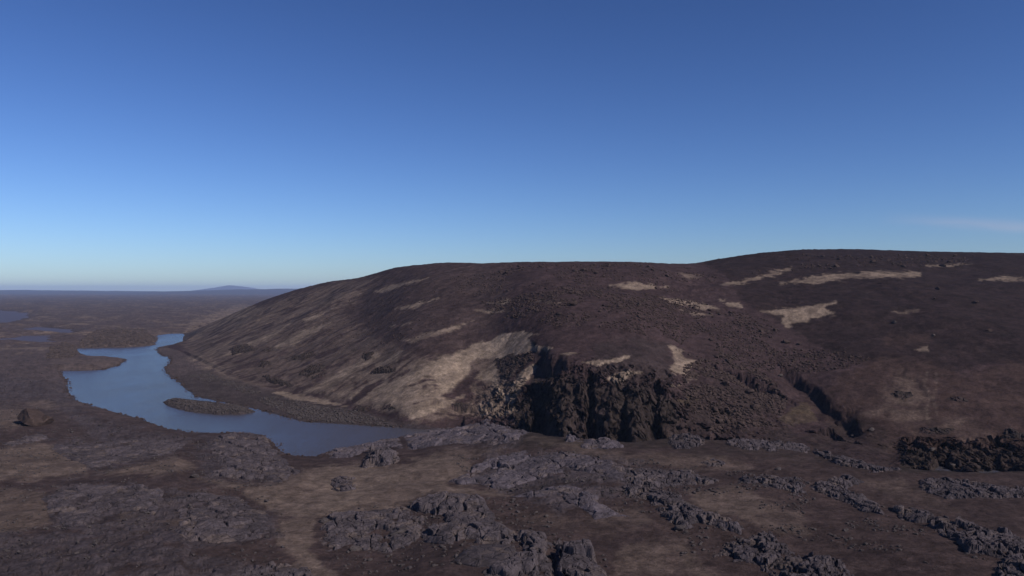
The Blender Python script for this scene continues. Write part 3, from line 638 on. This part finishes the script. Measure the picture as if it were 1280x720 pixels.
# ------------------------------------------------------------------ boulders one can count
MESHES = {}
def boulder(px, py, size, label, group, mat=M_STONE_D, lvl=2, pt=None, name='boulder'):
    x, y = pt if pt is not None else hit(px, py, True)
    k = random.randrange(len(PR[lvl])); key = (lvl, k, mat.name)
    if key not in MESHES:
        v, f = PR[lvl][k]; o = mesh_obj(name, v, f, mat, smooth=False); MESHES[key] = o.data
    else:
        o = bpy.data.objects.new(name, MESHES[key]); COL.objects.link(o)
    z = float(terrain(np.array([x]), np.array([y]))[0])
    o.location = (x, y, z+size*.2); o.scale = (size*random.uniform(.9,1.2), size*random.uniform(.8,1.1), size*random.uniform(.75,1.1)); o.rotation_euler = (random.uniform(-.3,.3), random.uniform(-.3,.3), random.uniform(0,6.28))
    tag(o, label, 'boulder', group)
GD = 'boulders on the dark right hand slope'
for px, py, s, lb in [(1101,354,1.0,'dark boulder just under the long upper sand streak'),(1172,362,1.1,'boulder below the right end of the long upper sand streak'),(1218,379,1.1,'boulder alone high on the dark slope'),
    (1117,404,1.0,'small pale topped boulder right of the bright sand patch'),(1236,414,.9,'dark boulder low on the right of the dark slope'),(1167,420,1.0,'pale boulder at the lower margin of the dark slope'),
    (1168,374,.7,'little boulder in the middle of the dark slope'),(1160,320,1.6,'black boulder just below the right crest')]:
    boulder(px, py, s, lb, GD, M_PALE if 'pale' in lb else M_STONE_D)
GF = 'single rocks on the foreground plain'
for px, py, s, m, lb in [(972,587,.7,M_STONE,'round rock alone on bare soil below the rim'),(683,646,.35,M_PALE,'pale chip of stone on the red brown soil'),(711,543,1.0,M_STONE,'grey boulder perched on the gorge rim'),
    (445,687,.8,M_STONE,'wedge of rock under the slab ring'),(446,660,1.0,M_STONE,'rounded rock inside the slab ring'),(497,669,1.2,M_STONE,'tall pale rock at the lower right of the slab ring'),(405,652,.9,M_STONE,'dark rock at the left tip of the slab ring'),
    (1190,583,.8,M_PALE,'pale leaning slab against the right hand gorge cliff'),(1165,563,.7,M_PALE,'pale rock face high on the right hand gorge cliff'),(90,541,.5,M_STONE,'small rock on the left lava shelf'),(857,634,1.0,M_STONE,'dark rock on top of the knobbly ridge'),
    (850,662,.9,M_STONE,'dark rock off the lower side of the knobbly ridge'),(1057,664,.5,M_STONE,'lone stone between the two long ridges'),(185,642,.4,M_PALE,'white fleck of stone in the left sand hollow'),(243,597,.9,M_STONE,'dark rock at the left end of the river side mound'),
    (975,470,.9,M_PALE,'pale stone between the two dark gullies'),(1067,546,.6,M_PALE,'light stone in the mouth of the right gully'),(1089,538,.7,M_PALE,'light stone on the dark knoll right of the gully')]:
    boulder(px, py, s, lb, GF, m, 3 if s >= .9 else 2)
def crowd(poly, n, s0, s1, label, group, mat, b=None):
    for q in sample_poly(poly, n, b):
        boulder(0,0, s0+(s1-s0)*random.random()**2, label, group, mat, 2, pt=q)
x_, y_ = hit(37,531)
boulder(0,0, 4.6, 'large dark block standing alone at the left edge', 'single rocks on the foreground plain', M_STONE_D, 3, pt=(x_, y_+1.5))
x_, y_ = hit(52,531)
boulder(0,0, 2.8, 'brown shoulder of rock leaning on the large dark block at the left edge', 'single rocks on the foreground plain', M_STONE_D, 3, pt=(x_, y_+1.0))
crowd([(600,378),(700,368),(860,375),(960,402),(1000,430),(960,460),(850,435),(700,408),(620,398)], 80, .35, 1.3, 'brown boulder in the rubble belt across the middle of the hill', 'boulders in the rubble belt', M_STONE_D, clump(20,0,901))
crowd([(600,340),(760,330),(860,337),(880,365),(700,360)], 40, .6, 1.3, 'brown boulder near the flat crest of the brown hill', 'boulders near the crest', M_STONE_D, clump(20,0,902))
crowd([(860,460),(905,445),(960,475),(975,530),(900,542),(855,520)], 60, .35, 1.3, 'dark boulder on the steep rubble slope above the gorge', 'boulders on the rubble slope', M_STONE_D)
crowd([(1010,320),(1240,320),(1180,334),(1010,338)], 25, .7, 1.6, 'boulder near the crest of the dark hill', 'boulders near the right crest', M_STONE_D)

# ------------------------------------------------------------------ far relief: low ridge line and table mountain
def ridge(name, prof, Y, depth, colr_, label):
    pr = np.array(prof, float); xs = np.linspace(pr[0,0], pr[-1,0], 160); hpx = np.interp(xs, pr[:,0], pr[:,1])
    z = (HY-hpx)/F*Y+HC; rows = []
    for j, t in enumerate(np.linspace(-1,1,21)):
        y = Y+t*depth; k = (1-abs(t)**1.5)
        X = (xs-CX)/F*Y
        zz = (z-0)*k*(1-.0*abs(t))+fbm(X, np.full_like(X, y), Y*.03, 4, 950)*Y*.0012*k
        rows.append(np.stack([X, np.full_like(X,y), zz-1], -1))
    V = np.concatenate(rows); ii = np.arange(len(V)).reshape(21,160)
    fq = np.stack([ii[:-1,:-1], ii[:-1,1:], ii[1:,1:], ii[1:,:-1]],-1).reshape(-1,4)
    o = mesh_obj(name, V, fq, M_EARTH, np.tile(colr_,(len(V),1))); tag(o, label, 'mountain' if 'mountain' in name else 'ridge', None, 'structure')
ridge('distant_mountain', [(256,366),(263,362),(270,359.8),(277,358.6),(284,357.4),(288,356.5),(294,357.4),(300,358.2),(308,358.8),(313,361.6),(320,366)], 15200, 1400, C(.05,.045,.05), 'faint blue flat topped mountain on the horizon')
ridge('distant_ridge', [(-900,366),(-300,364),(0,362.5),(60,363),(130,363.5),(200,364.3),(240,364),(300,362),(340,361.2),(375,360.8),(430,361),(520,364),(700,367)], 9000, 2600, C(.045,.04,.045), 'long low dark ridge along the horizon')

# ------------------------------------------------------------------ air
hz = bpy.data.materials.new('haze_air'); hz.use_nodes = True; nt = hz.node_tree; nt.nodes.clear()
out = nd(nt,'ShaderNodeOutputMaterial'); pv = nd(nt,'ShaderNodeVolumePrincipled', inp={'Color':(.48,.64,1,1),'Density':.00007,'Anisotropy':0.0}); nt.links.new(pv.outputs[0], out.inputs['Volume'])
bpy.ops.mesh.primitive_cube_add(size=1); o = bpy.context.object; o.name = 'haze'; o.data.name = 'haze'
ztop = 112
o.scale = (60000, 16800, ztop+12); o.location = (0, 8000, (ztop-12)/2); o.data.materials.append(hz); o['kind'] = 'stuff'; o['label'] = 'thin blue haze over the far plain'; o['category'] = 'haze'

# ------------------------------------------------------------------ light, sky, camera
SUN_EL, SUN_AZ = 38.0, 124.0          # azimuth measured clockwise from the view direction (+Y)
sl = bpy.data.lights.new('sun','SUN'); sl.energy = 5.0; sl.angle = math.radians(.53); sl.color = (1,.91,.82)
so = bpy.data.objects.new('sun', sl); COL.objects.link(so)
so.rotation_euler = (math.radians(90-SUN_EL), 0, math.radians(180-SUN_AZ)); 
from mathutils import Vector
dv = Vector((math.sin(math.radians(SUN_AZ))*math.cos(math.radians(SUN_EL)), math.cos(math.radians(SUN_AZ))*math.cos(math.radians(SUN_EL)), math.sin(math.radians(SUN_EL))))
so.rotation_euler = dv.to_track_quat('Z','Y').to_euler()
w = bpy.data.worlds.new('World'); S.world = w; w.use_nodes = True; nt = w.node_tree; L = nt.links
bg = nt.nodes['Background']; bg.inputs['Strength'].default_value = .080
sk = nd(nt,'ShaderNodeTexSky', sky_type='NISHITA'); sk.sun_disc = False; sk.sun_elevation = math.radians(SUN_EL); sk.sun_rotation = math.radians(SUN_AZ)
sk.altitude = 1500; sk.air_density = 1.0; sk.dust_density = 1.0; sk.ozone_density = 1
pre = nd(nt,'ShaderNodeVectorMath', operation='MULTIPLY', inp={1:(.462,.545,.712)}); L.new(sk.outputs[0], pre.inputs[0])
gm = nd(nt,'ShaderNodeGamma', inp={'Gamma':1.37}); L.new(pre.outputs[0], gm.inputs[0]); 
# one faint cirrus streak low in the sky on the right
tcw = nd(nt,'ShaderNodeTexCoord'); sx = nd(nt,'ShaderNodeSeparateXYZ'); L.new(tcw.outputs['Generated'], sx.inputs[0])
def M(op, a, b=None, clamp=False):
    n = nd(nt,'ShaderNodeMath', operation=op); n.use_clamp = clamp
    for i, v in enumerate((a, b)):
        if v is None: continue
        if isinstance(v, (int, float)): n.inputs[i].default_value = v
        else: L.new(v, n.inputs[i])
    return n.outputs[0]
t_ = M('DIVIDE', sx.outputs['X'], M('MAXIMUM', sx.outputs['Y'], .05)); e_ = M('DIVIDE', sx.outputs['Z'], M('MAXIMUM', sx.outputs['Y'], .05))
nz = nd(nt,'ShaderNodeTexNoise', inp={'Scale':1.0,'Detail':6,'Roughness':.6}); cb = nd(nt,'ShaderNodeCombineXYZ'); L.new(M('MULTIPLY', t_, 9.), cb.inputs[0]); L.new(M('MULTIPLY', e_, 90.), cb.inputs[1]); L.new(cb.outputs[0], nz.inputs['Vector'])
off = M('MULTIPLY', M('SUBTRACT', nz.outputs['Fac'], .5), .012)
de = M('ADD', M('ADD', M('SUBTRACT', e_, .083), M('MULTIPLY', M('SUBTRACT', t_, .58), .05)), off)
me_ = M('POWER', 2.718, M('MULTIPLY', M('MULTIPLY', de, de), -22000.))
mt_ = M('MULTIPLY', M('MULTIPLY', M('SUBTRACT', t_, .455), 9., True), M('MULTIPLY', M('SUBTRACT', .95, t_), 5., True))
cm_ = M('MULTIPLY', M('MULTIPLY', M('MULTIPLY', me_, mt_, True), nz.outputs['Fac']), .40, True)
mix = nd(nt,'ShaderNodeMix', data_type='RGBA'); L.new(cm_, mix.inputs['Factor']); L.new(gm.outputs[0], mix.inputs[6]); mix.inputs[7].default_value = (6.5,6.0,7.2,1); L.new(mix.outputs[2], bg.inputs[0])
cam = bpy.data.cameras.new('camera'); co = bpy.data.objects.new('camera', cam); COL.objects.link(co)
cam.sensor_width = 36; cam.lens = 36*F/1280; cam.clip_start = .5; cam.clip_end = 60000; cam.shift_y = (HY-360)/1280
co.location = (0,0,HC); co.rotation_euler = (math.radians(90),0,0); S.camera = co
S.view_settings.view_transform = 'Standard'; S.view_settings.look = 'None'; S.view_settings.exposure = 0; S.view_settings.gamma = 1
S.render.engine = 'CYCLES'
cy = S.cycles; cy.use_denoising = True; cy.max_bounces = 5; cy.diffuse_bounces = 2; cy.glossy_bounces = 2; cy.volume_bounces = 0; cy.use_adaptive_sampling = True
